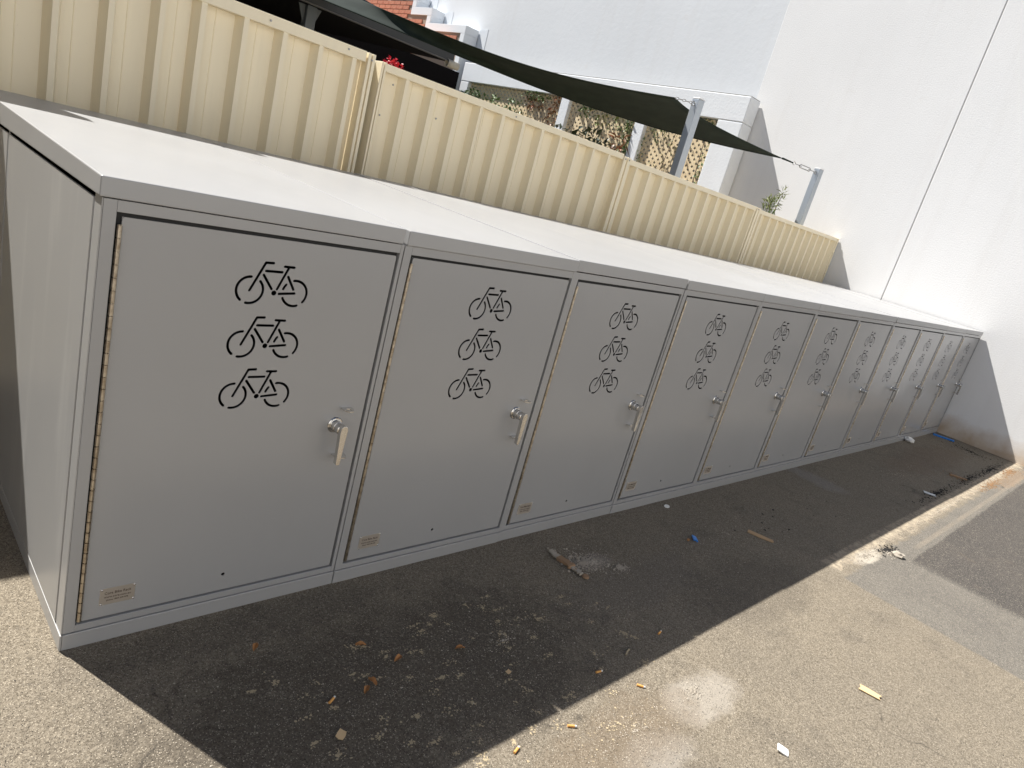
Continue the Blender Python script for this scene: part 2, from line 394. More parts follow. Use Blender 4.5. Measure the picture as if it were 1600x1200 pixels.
def door_mesh():
    cu = bpy.data.curves.new("door_outline", 'CURVE'); cu.dimensions = '2D'; cu.fill_mode = 'BOTH'; cu.extrude = .0012
    def spl(pts):
        s = cu.splines.new('POLY'); s.points.add(len(pts)-1)
        for p, q in zip(s.points, pts): p.co = (q[0], q[1], 0, 1)
        s.use_cyclic_u = True
    x0, x1, z0, z1, r = .043, .7905, .077, 1.167, .006
    rect = []
    for cx, cy, a in ((x1-r, z0+r, -90), (x1-r, z1-r, 0), (x0+r, z1-r, 90), (x0+r, z0+r, 180)):
        for i in range(4):
            an = math.radians(a+30*i); rect.append((cx+r*math.cos(an), cy+r*math.sin(an)))
    spl(rect)
    for zc in (1.021, .870, .7195):
        for pl in bike(): spl([(.4255+x, zc+y) for x, y in pl])
    spl([(.416+.0055*math.cos(2*math.pi*i/12), .133+.0055*math.sin(2*math.pi*i/12)) for i in range(12)])   # small drain hole
    ob = bpy.data.objects.new("tmp", cu); COL.objects.link(ob)
    me = bpy.data.meshes.new_from_object(ob.evaluated_get(bpy.context.evaluated_depsgraph_get()))
    bpy.data.objects.remove(ob)
    for v in me.vertices: v.co = (v.co.x, .0052 - v.co.z, v.co.y)      # front face at y = 0.004
    bm = bmesh.new(); bm.from_mesh(me); ex = MB()
    ex.box(.0432, .0452, .0064, .0115, .0772, 1.1668).box(.7880, .7903, .0064, .0115, .0772, 1.1668).box(.0454, .7866, .0064, .0115, .0772, .0792).box(.0454, .7866, .0064, .0115, 1.1648, 1.1668)
    bm.from_mesh(ex.mesh("tmp_ret")); bm.to_mesh(me); bm.free()
    me.name = "door"; me.materials.clear(); me.materials.append(M_paint)
    for p in me.polygons: p.use_smooth = False
    return me
def text_mesh(body, size, name, width=None):
    cu = bpy.data.curves.new(name, 'FONT'); cu.body = body; cu.size = size; cu.extrude = .0003; cu.align_x = 'CENTER'; cu.resolution_u = 2
    ob = bpy.data.objects.new("tmp", cu); COL.objects.link(ob)
    me = bpy.data.meshes.new_from_object(ob.evaluated_get(bpy.context.evaluated_depsgraph_get())); bpy.data.objects.remove(ob)
    if width:
        xs = [v.co.x for v in me.vertices]; k = width/(max(xs)-min(xs))
        for v in me.vertices: v.co.x *= k
    for v in me.vertices: v.co = (v.co.x, -v.co.z, v.co.y)
    me.name = name; me.materials.clear(); me.materials.append(M_ink); return me

DEPTH = 1.66
def make_locker():
    root = empty("bike_locker")
    g = .0012
    c = MB()                                     # cabinet shell, open at the front
    c.box(g, g+.0015, .03, DEPTH, .0, 1.19).box(W-g-.0015, W-g, .03, DEPTH, .0, 1.19).box(g+.002, W-g-.002, DEPTH-.002, DEPTH, .0, 1.19).box(g+.002, W-g-.002, .03, DEPTH-.003, .05, .053)
    c.build("cabinet", M_dark, root)
    f = MB(); y0, y1 = 0, .030                   # front frame
    f.box(g, .029, y0, y1, HP+.002, 1.203).box(.797, W-g, y0, y1, HP+.002, 1.203)
    f.box(.0292, .7968, y0+.0004, y1, HP+.002, .0715).box(.0292, .7968, y0+.0004, y1, 1.1765, 1.203)
    f.build("front_frame", M_paint, root, .0008, seg=1)
    ds = MB(); ds.box(.0295, .0440, .012, .029, .0719, 1.176).box(.7862, .7966, .012, .029, .0719, 1.176).box(.0442, .7860, .012, .029, .0719, .0810).box(.0442, .7860, .012, .029, 1.1600, 1.176)
    ds.build("door_gap_shade", M_dark, root)  # black strips added behind the door gaps, painting in their shade
    MB().box(g, W-g, -.003, .05, .0, HP).build("plinth", M_paint, root, .0018)
    l = MB(); zb = H+SL*DEPTH
    l.hexa([(.0025,-.006,LIP),(W-.0025,-.006,LIP),(W-.0025,DEPTH+.02,LIP),(.0025,DEPTH+.02,LIP),(.0025,-.006,H),(W-.0025,-.006,H),(W-.0025,DEPTH+.02,zb),(.0025,DEPTH+.02,zb)])
    l.build("lid", M_lid, root, .003)
    door = add("door", door_mesh(), root)
    hb = MB(); n = 35; zt, z0 = 1.150, .083; p = (zt-z0)/n      # continuous hinge of short knuckles
    for i in range(n):
        hb.tube([(.0372, -.002, z0+i*p+.0013), (.0372, -.002, z0+(i+1)*p-.0013)], .0056, 10)
    hb.tube([(.0372, -.001, z0), (.0372, -.001, zt)], .0030, 6)
    hb.box(.0380, .0428, .0005, .003, z0, zt)
    hb.build("hinge", M_hinge, door, smooth=False)
    fy = .004
    hd = MB()                                    # turn handle: rose, barrel, hub, lever
    def lathe(prof, cx, cz, n=24):
        b = len(hd.v)
        for (yy, r) in prof:
            for k in range(n):
                a = 2*math.pi*k/n; hd.v.append((cx+r*math.cos(a), yy, cz+r*math.sin(a)))
        for i in range(len(prof)-1):
            for k in range(n):
                k2 = (k+1) % n; hd.f.append((b+i*n+k, b+i*n+k2, b+(i+1)*n+k2, b+(i+1)*n+k))
        hd.f.append(tuple(range(b+(len(prof)-1)*n, b+len(prof)*n)))
    hx, hz = .697, .615
    lathe([(fy,.0262),(fy-.003,.0262),(fy-.0055,.0235),(fy-.006,.0190),(fy-.024,.0185),(fy-.0245,.0165),(fy-.028,.0165),(fy-.0285,.0178),(fy-.044,.0165),(fy-.046,.012)], hx, hz)
    yb, yf = fy-.044, fy-.060
    prof = [(.0125,.004),(.010,.014),(.004,.019),(-.005,.019),(-.011,.012),(-.0125,-.004),(-.0095,-.05),(-.0068,-.110),(-.004,-.114),(.004,-.114),(.0068,-.110),(.0095,-.05)]
    hd.prism([(hx+x, yb, hz+z) for x, z in prof], (0, yf-yb, 0))
    hd.build("handle", M_steel, door, .002)
    for tz, wd in ((.670, .040), (.510, .046)):  # padlock tabs with an eye
        tb = MB(); x0 = .704; n = 16; prj = .036
        outer = [(x0, fy), (x0+.003, fy-prj*.62), (x0+.012, fy-prj), (x0+wd-.012, fy-prj), (x0+wd-.003, fy-prj*.62), (x0+wd, fy)]
        cx, cy, r = x0+wd/2, fy-prj*.56, .0085
        # ring of quads between eye and outline
        def hit(a):
            best = None
            for i in range(len(outer)):
                p1 = outer[i]; p2 = outer[(i+1) % len(outer)]; ex, ey = p2[0]-p1[0], p2[1]-p1[1]
                den = math.cos(a)*ey - math.sin(a)*ex
                if abs(den) < 1e-9: continue
                tq = ((p1[0]-cx)*ey-(p1[1]-cy)*ex)/den; u = ((p1[0]-cx)*math.sin(a)-(p1[1]-cy)*math.cos(a))/den
                if tq > 0 and -1e-6 <= u <= 1+1e-6 and (best is None or tq < best): best = tq
            return (cx+best*math.cos(a), cy+best*math.sin(a))
        n = 28; b = 0
        for zz in (tz, tz+.003):
            for k in range(n):
                a = 2*math.pi*k/n; tb.v.append((cx+r*math.cos(a), cy+r*math.sin(a), zz))
            for k in range(n):
                q = hit(2*math.pi*k/n+.001); tb.v.append((q[0], q[1], zz))
        for k in range(n):
            k2 = (k+1) % n
            tb.f += [(k, k2, n+k2, n+k), (2*n+k, 3*n+k, 3*n+k2, 2*n+k2), (k, 2*n+k, 2*n+k2, k2), (n+k, n+k2, 3*n+k2, 3*n+k)]
        tb.build("padlock_tab", M_steel, door)
    MB().box(.083, .170, fy-.0012, fy, .115, .167).build("nameplate", M_plate, door, .0004, seg=1)
    for body, size, wd, z in (("Cora Bike Rack", .0115, .066, .1475), ("www.cora.com.au", .0085, .066, .1365), ("phone 1800 249 878", .0065, .054, .1270)):
        o = add("lettering", text_mesh(body, size, "lettering", wd), door); o.location = (.1265, fy-.0016, z)
    rv = MB(); rv.tube([(0, 0, 0), (0, -.0012, 0), (0, -.0022, 0)], [.0032, .003, .0014], 10); rvm = rv.mesh("rivet", M_steel, True)
    for x, z in ((.0865,.1635),(.1665,.1635),(.0865,.1185),(.1665,.1185)):
        add("rivet", rvm, door).location = (x, fy-.0012, z)
    return root
proto = make_locker()
ordn = ["", "second", "third", "fourth", "fifth", "sixth", "seventh", "eighth", "ninth", "tenth", ""]
GRP = "bike lockers standing side by side in a row"
for i in range(11):
    L = proto if i == 0 else copy_tree(proto)
    L.location = (W*i, 0 if i == 0 else random.Random(i).uniform(-.002,.002), 0)
    lab = ("nearest grey steel bike locker with its sunlit end panel showing" if i == 0 else
           "last grey bike locker, at the far end against the white wall" if i == 10 else
           "%s grey bike locker counted from the near end of the row" % ordn[i])
    tag(L, lab, "bike locker", GRP)
    if i == 0: first = L
# slight unevenness of doors and lids from one locker to the next
lockers = [o for o in COL.objects if o.name.startswith("bike_locker")]
for L in lockers:
    r = random.Random(int(L.location.x*1000)+3)
    for ch in L.children:
        if ch.name.startswith("door"): ch.location = (r.uniform(-.0012,.0012), r.uniform(0,.002), r.uniform(-.0018,.0015)); ch.rotation_euler = (r.uniform(-.0012,.0012), r.uniform(-.0015,.0015), 0)
        if ch.name.startswith("lid"): ch.location = (0, r.uniform(-.002,.002), r.uniform(-.0015,.0028))
# end panel of the nearest locker
lid0 = [c for c in first.children if c.name.startswith("lid")][0]
zb0 = H+SL*DEPTH; x0_, x1_ = -.0085, W-.010
lid0.data = MB().hexa([(x0_,-.006,LIP),(x1_,-.006,LIP),(x1_,DEPTH+.02,LIP),(x0_,DEPTH+.02,LIP),(x0_,-.006,H),(x1_,-.006,H),(x1_,DEPTH+.02,zb0),(x0_,DEPTH+.02,zb0)]).mesh("lid", M_lid)
MB().box(-.002, .0008, .0005, .054, HP+.002, 1.204).build("corner_post", M_paint_side, first, .0008, seg=1)
MB().box(-.004, .0008, .058, 1.028, HP+.003, 1.194).build("side_panel", M_paint_side, first, .0015)
MB().box(-.002, .0008, 1.036, 1.052, HP+.002, 1.204).build("mid_post", M_paint_side, first, .0008, seg=1)
MB().box(-.004, .0008, 1.056, DEPTH-.01, HP+.003, 1.194).build("side_panel", M_paint_side, first, .0015)
MB().box(-.0045, .0005, -.0025, DEPTH, .0, HP-.0008).build("side_plinth", M_paint_side, first, .0015)

# ------------------------------------------------------------------ cream steel fence behind the lockers
YF = 2.0
def ribbed(x0, x1, z0, z1, pitch, phase, line=True):
    """one profiled sheet: back pan, slope towards -x, narrow crest, short return"""
    pts = []; seq = [(0,0),(.024,-.055),(.048,-.055),(.064,-.002),(.108,0),(.110,-.0022),(.113,0)]
    k0 = int((x0-phase)/pitch)-2; k1 = int((x1-phase)/pitch)+2
    for k in range(k0, k1):
        for dx, dy in seq: pts.append((phase+k*pitch+dx*pitch/.2, dy))
    out = []
    for (xa, ya), (xb, yb) in zip(pts, pts[1:]):
        if xb <= x0 or xa >= x1: continue
        if xa < x0: ya = ya+(yb-ya)*(x0-xa)/(xb-xa); xa = x0
        if not out: out.append((xa, ya))
        if xb > x1: yb = ya+(yb-ya)*(x1-xa)/(xb-xa); xb = x1
        out.append((xb, yb))
    m = MB(); n = len(out)
    for zz in (z0, z1):
        for x, y in out: m.v.append((x, y, zz))
    for i in range(n-1): m.f.append((i, i+1, n+i+1, n+i))
    return m
def sheet_part(x0, x1, z0, z1, pitch, phase, parent, dy=0):
    o = ribbed(x0, x1, z0, z1, pitch, phase).build("infill_sheet", M_fence, parent)
    o.location = (0, dy, 0)
    s = o.modifiers.new("thick", 'SOLIDIFY'); s.thickness = .0012; s.offset = 1
    return o
def rail(x0, x1, ztop, parent, name="top_rail", h=.042):
    m = MB().box(x0, x1, -.060, .018, ztop-h, ztop)
    return m.build(name, M_fence, parent, .004)
def post(x0, x1, ztop, parent, y0=-.068, y1=.026):
    m = MB()
    w = (x1-x0)
    m.box(x0, x0+w*.42, y0, y1, 0, ztop).box(x0+w*.42, x0+w*.58, y0+.012, y1, 0, ztop-.001).box(x0+w*.58, x1, y0, y1, 0, ztop)
    return m.build("post", M_fence, parent, .003)
fl = empty("steel_fence", (0, YF, 0)); tag(fl, "left stretch of cream ribbed steel fence, stepping taller towards the left", "fence", "cream steel fences behind the lockers")
sheet_part(-3.2, -.06, .05, 2.38, .2, .038, fl, .004); rail(-3.2, -.05, 2.40, fl)
sheet_part(-.05, .806, .05, 2.05, .2, .038, fl, -.006); rail(-.05, .80, 2.07, fl)
sheet_part(.79, 1.72, .05, 1.90, .2, .812, fl); rail(.806, 1.715, 1.916, fl, h=.055)
rail(-3.2, 1.72, .10, fl, "bottom_rail", .06)
post(-.075, -.035, 2.39, fl); post(1.722, 1.768, 1.914, fl)
fr = empty("steel_fence", (0, YF, 0)); tag(fr, "right stretch of cream ribbed steel fence running up to the white wall", "fence", "cream steel fences behind the lockers")
tops = [1.893, 1.872, 1.858]; xs = [(1.845, 4.14), (4.235, 6.535), (6.63, 8.88)]
for b, ((x0, x1), zt) in enumerate(zip(xs, tops)):
    wdt = (x1-x0)/3
    for k in range(3):
        sheet_part(x0+k*wdt, x0+(k+1)*wdt+.004, .05, zt-.012, .196, 1.975, fr, -.0025*(k % 2))
    rail(x0, x1, zt, fr); rail(x0, x1, .10, fr, "bottom_rail", .06)
post(1.815, 1.846, 1.896, fr)
for xa, xb, zt in ((4.14, 4.235, 1.880), (6.535, 6.63, 1.868), (8.88, 8.918, 1.86)): post(xa, xb, zt, fr)
MB().box(1.770, 1.813, .012, .030, .0, 1.895).build("gap_strip", M_galv, fr, .002)
# tek screws in rails and pans
sc = MB(); sc.tube([(0,0,0),(0,-.004,0)], [.006,.0045], 8); scm = sc.mesh("screw", M_zinc)
for par, pts in ((fl, [(1.16,-.062,1.888),(1.60,-.062,1.893),(1.745,-.070,1.88)]), (fr, [(1.93,-.034,1.80),(1.90,-.004,1.62),(2.30,-.004,1.70),(2.9,-.062,1.87),(4.16,-.070,1.86),(4.21,-.070,1.86),(6.56,-.070,1.85)])):
    for p in pts: add("screw", scm, par).location = p

# ------------------------------------------------------------------ shade sail posts, sail, turnbuckle
def sail_post(x, y, top, label):
    root = empty("sail_post", (x, y, 0)); tag(root, label, "post", "galvanised shade sail posts behind the fence")
    root.rotation_euler.z = math.radians(-8)
    MB().box(-.042, .042, -.042, .042, 0, top).build("post_tube", M_galv, root, .006, seg=3)
    MB().box(-.043, .043, -.043, .043, top+.0005, top+.012).build("cap", material("white_post_cap", (.8,.8,.8), .5) if not bpy.data.materials.get("white_post_cap") else bpy.data.materials["white_post_cap"], root, .003)
    e = MB(); ring = [(-.062+.02*math.cos(a), 0, top-.05+.02*math.sin(a)) for a in [2*math.pi*i/12 for i in range(13)]]
    e.tube(ring, .005, 6, False); e.build("eye_bolt", M_zinc, root, smooth=True)
    return root
P1 = Vector((5.43, 2.3, 2.62)); P2 = Vector((8.42, 2.3, 2.585))
sail_post(P1.x, P1.y, P1.z, "square galvanised sail post standing left, in front of the lattice")
sail_post(P2.x, P2.y, P2.z, "square galvanised sail post standing right, in front of the white wall")
A = Vector((5.20, 2.40, 2.566)); B = Vector((7.50, 2.35, 2.515)); Q2 = Vector((2.77, 5.4, 2.63)); Q1 = Vector((3.166, 5.8, 2.846))
def sail_mesh(c00, c10, c11, c01, nu=36, nv=14, hollow=.02, sag=.05):
    # c00->c10 along the first edge, c01->c11 along the second
    m = MB(); ctr = (c00+c10+c11+c01)/4
    for i in range(nu+1):
        u = i/nu
        for j in range(nv+1):
            v = j/nv
            uu = u; vv = v
            p = c00*(1-uu)*(1-vv)+c10*uu*(1-vv)+c11*uu*vv+c01*(1-uu)*vv
            eu = 4*u*(1-u); ev = 4*v*(1-v)
            d1 = (c01-c00)*(1-u)+(c11-c10)*u
            p.z -= (.135+.012*v)*math.sin(math.pi*u**1.3)
            d2 = (c10-c00)*(1-v)+(c11-c01)*v
            p = p - d2*(u*.060*ev)
            p.z += .012*math.sin(u*9+v*5)*eu*ev
            m.v.append(tuple(p))
    for i in range(nu):
        for j in range(nv):
            a = i*(nv+1)+j; m.f.append((a, a+1, a+nv+2, a+nv+1))
    return m
sl = empty("shade_sail", ctr_ := (A+B+Q1+Q2)/4); tag(sl, "dark green shade sail stretched from the roof to two steel posts", "shade sail")
def loc(m, c):
    m.v = [tuple(Vector(p)-Vector(c)) for p in m.v]; return m
so = loc(sail_mesh(Q1, A, B, Q2), ctr_).build("cloth", M_sail, sl, smooth=True)
s_ = so.modifiers.new("thick", 'SOLIDIFY'); s_.thickness = .003
loc(MB().tube([Q2.lerp(B, k/24)-Vector((0,0,.147*math.sin(math.pi*(k/24)**1.3))) for k in range(25)], .006, 6), ctr_).build("hem", M_sail, sl)
def link_chain(p, q, parent, ctr):
    d = q-p; n = max(3, int(d.length/.034)); 
    for k in range(n):
        c = p.lerp(q, (k+.5)/n); t = d.normalized(); up = Vector((0,0,1)) if k % 2 else Vector((0,1,0)); s = t.cross(up).normalized()
        ring = [c + t*(.021*math.cos(a)) + s*(.010*math.sin(a)) for a in [2*math.pi*i/12 for i in range(13)]]
        loc(MB().tube(ring, .0032, 5, False), ctr).build("chain_link", M_zinc, parent, smooth=True)
link_chain(A, P1+Vector((-.08,0,-.05)), sl, ctr_)
# strap, D-shackle and turnbuckle at the right-hand post
e2 = P2+Vector((-.08,0,-.05)); d = (e2-B).normalized(); perp = Vector((0,0,1)).cross(d).normalized(); upv = d.cross(perp)
L_ = (e2-B).length
loc(MB().tube([B, B+d*L_*.30], [.012,.008], 6), ctr_).build("strap", M_sail, sl)
tb = MB(); s0 = B+d*L_*.30; 
ring = [s0+d*.03 + d*(.03*math.cos(a))+upv*(.018*math.sin(a)) for a in [2*math.pi*i/12 for i in range(13)]]
tb.tube(ring, .004, 6, False)
f0 = B+d*L_*.50; f1 = B+d*L_*.84
tb.tube([s0+d*.06, f0+d*.05], .005, 6).tube([f1-d*.05, e2-d*.03], .005, 6)
loop = [f0+upv*.002, f0+d*.02+upv*.018, f1-d*.02+upv*.018, f1, f1-d*.02-upv*.018, f0+d*.02-upv*.018, f0-upv*.002]
tb.tube(loop, .006, 6, False)
ring = [e2-d*.012 + d*(.025*math.cos(a))+upv*(.016*math.sin(a)) for a in [2*math.pi*i/12 for i in range(13)]]
tb.tube(ring, .004, 6, False)
loc(tb, ctr_).build("turnbuckle", M_zinc, sl, smooth=True)
# a second, navy sail higher up behind
n1, n2, n3 = Vector((4.93, 6.35, 2.915)), Vector((2.2, 6.4, 3.15)), Vector((2.2, 6.9, 2.93))
nv_ = empty("shade_sail", n1); tag(nv_, "navy blue shade sail edge showing above the dark green one", "shade sail")
mm = MB().prism([tuple(n1-n1), tuple(n2-n1), tuple(n3-n1)], (0,0,.004)); mm.build("cloth", M_sail2, nv_)

# ------------------------------------------------------------------ verandah and house behind
ver = empty("verandah", (0, 5.7, 0)); tag(ver, "dark verandah roof with charcoal gutter and slate posts behind the fence", "verandah")
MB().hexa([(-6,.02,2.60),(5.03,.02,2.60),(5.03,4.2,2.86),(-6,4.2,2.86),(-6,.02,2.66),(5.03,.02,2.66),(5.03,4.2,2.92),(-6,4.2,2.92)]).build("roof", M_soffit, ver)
gt = MB(); prof = [(-.10,2.60),(-.105,2.61),(-.105,2.685),(-.098,2.692),(-.090,2.685),(-.098,2.68),(-.097,2.612),(.0,2.612),(.0,2.60)]
gt.prism([(-6,y,z) for y,z in prof], (11.04,0,0)); gt.build("gutter", M_gutter, ver)
MB().tube([(-6,-.108,2.598),(5.04,-.108,2.598)], .007, 6).build("gutter_bead", material("grey_bead", (.12,.12,.125), .4), ver)
for x in (3.24, -.2, -3.6):
    MB().box(x-.055, x+.055, .02, .13, 0, 2.60).build("column", M_column, ver, .008)
    MB().prism([(x-.055,.075,2.42),(x-.13,.075,2.598),(x+.13,.075,2.598),(x+.055,.075,2.42)], (0,.02,0)).build("bracket", M_column, ver)
pe = MB(); pe.tube([(4.95,-.10,2.575),(5.12,-.10,2.572)], .045, 14, False); pe.build("gutter_outlet", material("pale_pipe", (.4,.38,.33), .6), ver, smooth=True).modifiers.new("t",'SOLIDIFY').thickness = .004
hs = empty("house_wall", (0, 10.0, 0)); tag(hs, "dark shaded house wall deep under the verandah", "wall")
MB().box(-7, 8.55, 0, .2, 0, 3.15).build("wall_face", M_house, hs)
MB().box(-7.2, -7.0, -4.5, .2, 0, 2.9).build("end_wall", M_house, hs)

# ------------------------------------------------------------------ white garden wall with lattice bays, along the tall wall
XG = 8.63
gw = empty("garden_wall", (XG, 3.67, 0)); tag(gw, "low white masonry wall with piers and cream lattice bays", "wall")
def yb(a): return a-3.67
MB().box(0, .28, 0, yb(10.0), 3.03, 3.375).build("beam", M_garden, gw, .012, seg=3)
MB().box(.014, .276, .014, yb(9.99), 3.376, 3.386).build("bounce_cover", material("bounce_cover_grey", (.20,.19,.17), .95), gw)  # unseen dark slab added to cut sunlight bouncing up the tall wall
for a, b in ((3.67,4.07),(5.30,5.50),(6.98,7.18),(9.75,10.0)):
    MB().box(.002, .278, yb(a)+.0015, yb(b), 0, 3.028).build("pier", M_garden, gw, .012, seg=3)
for a, b in ((4.07,5.30),(5.50,6.98),(7.18,9.75)):
    for lay, sg in ((0, 1), (1, -1)):
        m = MB(); z0, z1 = .9, 3.02; y0, y1 = yb(a), yb(b); wd = .042; sp = .104; xx = .075+lay*.0042
        cmin, cmax = (y0-z1, y1-z0) if sg > 0 else (y0+z0, y1+z1)
        k = int(cmin/sp)
        while k*sp < cmax:
            c = k*sp; k += 1
            poly = [(y0, z0), (y1, z0), (y1, z1), (y0, z1)]
            def clip(poly, f):
                out = []
                for i in range(len(poly)):
                    p, q = poly[i], poly[(i+1) % len(poly)]; fp, fq = f(p), f(q)
                    if fp >= 0: out.append(p)
                    if fp*fq < 0:
                        tq = fp/(fp-fq); out.append((p[0]+(q[0]-p[0])*tq, p[1]+(q[1]-p[1])*tq))
                return out
            hw = wd*.7071
            poly = clip(poly, lambda p: (p[0]-sg*p[1])-(c-hw))
            if len(poly) >= 3: poly = clip(poly, lambda p: (c+hw)-(p[0]-sg*p[1]))
            if len(poly) >= 3: m.prism([(xx, y, z) for y, z in poly], (.0040, 0, 0))
        tag(m.build("lattice_slats", M_lattice, gw), kind="stuff")

# ------------------------------------------------------------------ stepped brick parapet with white capping, tile verge
bw = empty("brick_parapet", (8.6, 10.15, 0)); tag(bw, "stepped orange brick parapet with white metal capping against the white wall", "wall")
steps = [(10.16, 4.03), (11.39, 4.32), (12.0, 4.60), (12.9, 4.9), (13.8, 5.2)]
oy = 10.15
for i, (y0, zt) in enumerate(steps):
    y1 = steps[i+1][0] if i+1 < len(steps) else 15.0
    MB().box(.012, .32, y0-oy+.03, y1-oy+(.03 if i+1 < len(steps) else 0), 2.6, zt-.02).build("core", M_mortar, bw)
    MB().box(-.012, .322, y0-oy-.004, y1-oy+(.13 if i+1 < len(steps) else 0), zt-.145, zt).build("capping", M_flash, bw, .004)
    MB().box(-.0105, .321, y0-oy-.002, y0-oy+.13, (steps[i-1][1] if i else 2.6)+.002, zt-.1465).build("end_capping", M_flash, bw, .003)
    MB().box(.3345, .3390, y0-oy-.26, y0-oy+.4, zt-.15-(.28 if i == 0 else .16), zt+.05).build("wall_flashing", M_flash, bw)
bm_ = MB().box(-.115, .115, 0, .02, -.033, .033).v
brick = MB(); brick.box(0, .02, -.110, .110, -.036, .036); brm = brick.mesh("brick", M_brick)
r = random.Random(5)
for cz in range(13):
    z = 3.45+cz*.086
    for k in range(21):
        y = 10.28+k*.232+(.116 if cz % 2 else 0)
        zt = [s for s in steps if s[0]+.14 <= y-.11]
        if not zt or z+.036 > zt[-1][1]-.15 or y > 14.8: continue
        o = add("brick", brm, bw); o.location = (-.006+r.uniform(-.003,.003), y-oy, z)
tl = empty("roof_verge", (8.42, 10.6, 3.70)); tag(tl, "sunlit row of terracotta verge tiles below the brick parapet", "roof")
tm = MB(); tm.hexa([(-.12,-.02,-.012),(.13,-.02,-.012),(.13,.40,.02),(-.12,.40,.02),(-.12,-.02,.03),(.13,-.02,.03),(.13,.40,.045),(-.12,.40,.045)]); tmm = tm.mesh("tile", M_tile)
for k in range(10):
    o = add("tile", tmm, tl, .006); o.location = (r.uniform(-.02,.02), k*.33, k*.052+.02); o.rotation_euler = (math.radians(7), r.uniform(-.06,.06), r.uniform(-.07,.07))

# ------------------------------------------------------------------ plants
def plant(name, label, base, blobs, leafs, stem_pts, L=.07, Wd=.03, seed=1, cat="plant", droop=.2, group=None):
    """blobs: (cx,cy,cz,rx,ry,rz,count,material) in world space"""
    root = empty(name, base); tag(root, label, cat, group); rr = random.Random(seed); B_ = Vector(base)
    per = {}
    for (cx, cy, cz, rx, ry, rz, cnt, mt) in blobs:
        m = per.setdefault(mt.name, (MB(), mt))[0]
        for _ in range(cnt):
            while True:
                p = Vector((rr.uniform(-1,1), rr.uniform(-1,1), rr.uniform(-1,1)))
                if p.length <= 1: break
            c = Vector((cx+p.x*rx, cy+p.y*ry, cz+p.z*rz)) - B_
            dr = Vector((rr.uniform(-1,1), rr.uniform(-1,1), rr.uniform(-.7,.9)-droop)) + Vector((p.x, p.y, p.z))*.6
            k = rr.uniform(.6, 1.25)
            m.leaf(c, dr, (rr.uniform(-.5,.5), rr.uniform(-.5,.5), 1), L*k, Wd*k)
    for m, mt in per.values(): m.build("foliage", mt, root)
    st_ = MB()
    for pts in stem_pts:
        st_.tube([Vector(p)-B_ for p in pts], [.014*(1-.75*i/(len(pts)-1)) for i in range(len(pts))], 6)
    st_.build("stem", M_stem, root)
    return root
plant("climbing_vine", "bright green climbing vine massed on the far left lattice bay", (8.45, 8.9, 0),
      [(8.42,9.35,2.62,.08,.33,.26,230,M_leaf),(8.44,8.75,2.55,.08,.34,.28,190,M_leaf),(8.5,8.2,2.68,.05,.30,.16,60,M_leaf),(8.5,8.6,2.4,.08,.2,.2,50,M_leafd),(8.45,9.2,2.3,.15,.6,.3,250,M_leafd)],
      None, [[(8.45,8.9,0),(8.46,8.95,1.2),(8.44,8.9,2.5)],[(8.5,9.3,0),(8.5,9.3,1.3),(8.42,9.35,2.7)]], .085, .045, 3)
plant("climbing_vine", "russet autumn vine climbing the lattice between the first two piers", (8.62, 7.6, 0),
      [(8.68,7.85,2.85,.03,.30,.12,80,M_leafr),(8.68,7.32,2.72,.03,.12,.30,80,M_leafr),(8.69,7.5,2.35,.02,.3,.3,30,M_leafr),(8.66,7.85,2.95,.05,.35,.07,80,M_leaf)],
      None, [[(8.62,7.6,0),(8.66,7.55,1.5),(8.66,7.6,2.8)]], .07, .035, 4)
plant("climbing_vine", "green vine creeping over the middle lattice bay and its pier", (8.62, 5.7, 0),
      [(8.64,5.60,2.45,.05,.08,.50,170,M_leaf),(8.68,6.0,2.78,.03,.4,.14,80,M_leafy),(8.68,6.6,2.87,.03,.25,.10,60,M_leaf),(8.69,6.2,2.3,.02,.35,.3,34,M_leafy),(8.65,5.58,2.0,.05,.08,.4,90,M_leafd),(8.69,6.5,2.1,.02,.2,.2,24,M_leaf)],
      None, [[(8.62,5.7,0),(8.64,5.62,1.5),(8.64,5.6,2.9)],[(8.66,6.1,.8),(8.66,6.0,2.0),(8.67,6.2,2.9)]], .065, .036, 5)
plant("climbing_vine", "sparse green vine threading the nearest lattice bay", (8.64, 4.8, 0),
      [(8.69,5.05,2.72,.02,.2,.14,50,M_leaf),(8.69,4.65,2.55,.02,.28,.22,34,M_leafy),(8.69,4.14,2.4,.02,.05,.45,50,M_leaf),(8.69,4.9,2.2,.02,.2,.3,26,M_leafy),(8.68,4.3,2.96,.03,.2,.04,24,M_leaf),(8.66,5.27,2.3,.03,.05,.4,44,M_leaf)],
      None, [[(8.64,4.8,0),(8.67,4.9,1.5),(8.67,4.7,2.9)],[(8.66,4.16,.5),(8.66,4.16,2.0),(8.65,4.2,2.95)]], .05, .028, 6)
plant("dark_shrub", "dark broad-leaved shrub rising behind the fence before the lattice", (6.2, 4.2, 0),
      [(5.75,4.2,2.02,.30,.2,.16,90,M_leafd),(6.15,4.2,2.12,.22,.2,.14,70,M_leafd),(6.5,4.2,2.02,.30,.2,.18,90,M_leafd),(6.3,4.2,1.85,.5,.25,.2,120,M_leafd),(6.75,4.15,2.25,.10,.08,.10,20,M_leafr)],
      None, [[(6.2,4.2,0),(6.15,4.2,1.2),(5.8,4.2,2.1)],[(6.2,4.2,.8),(6.4,4.2,1.6),(6.75,4.2,2.25)],[(6.15,4.2,1.2),(6.1,4.2,2.2)]], .13, .055, 7, "shrub")
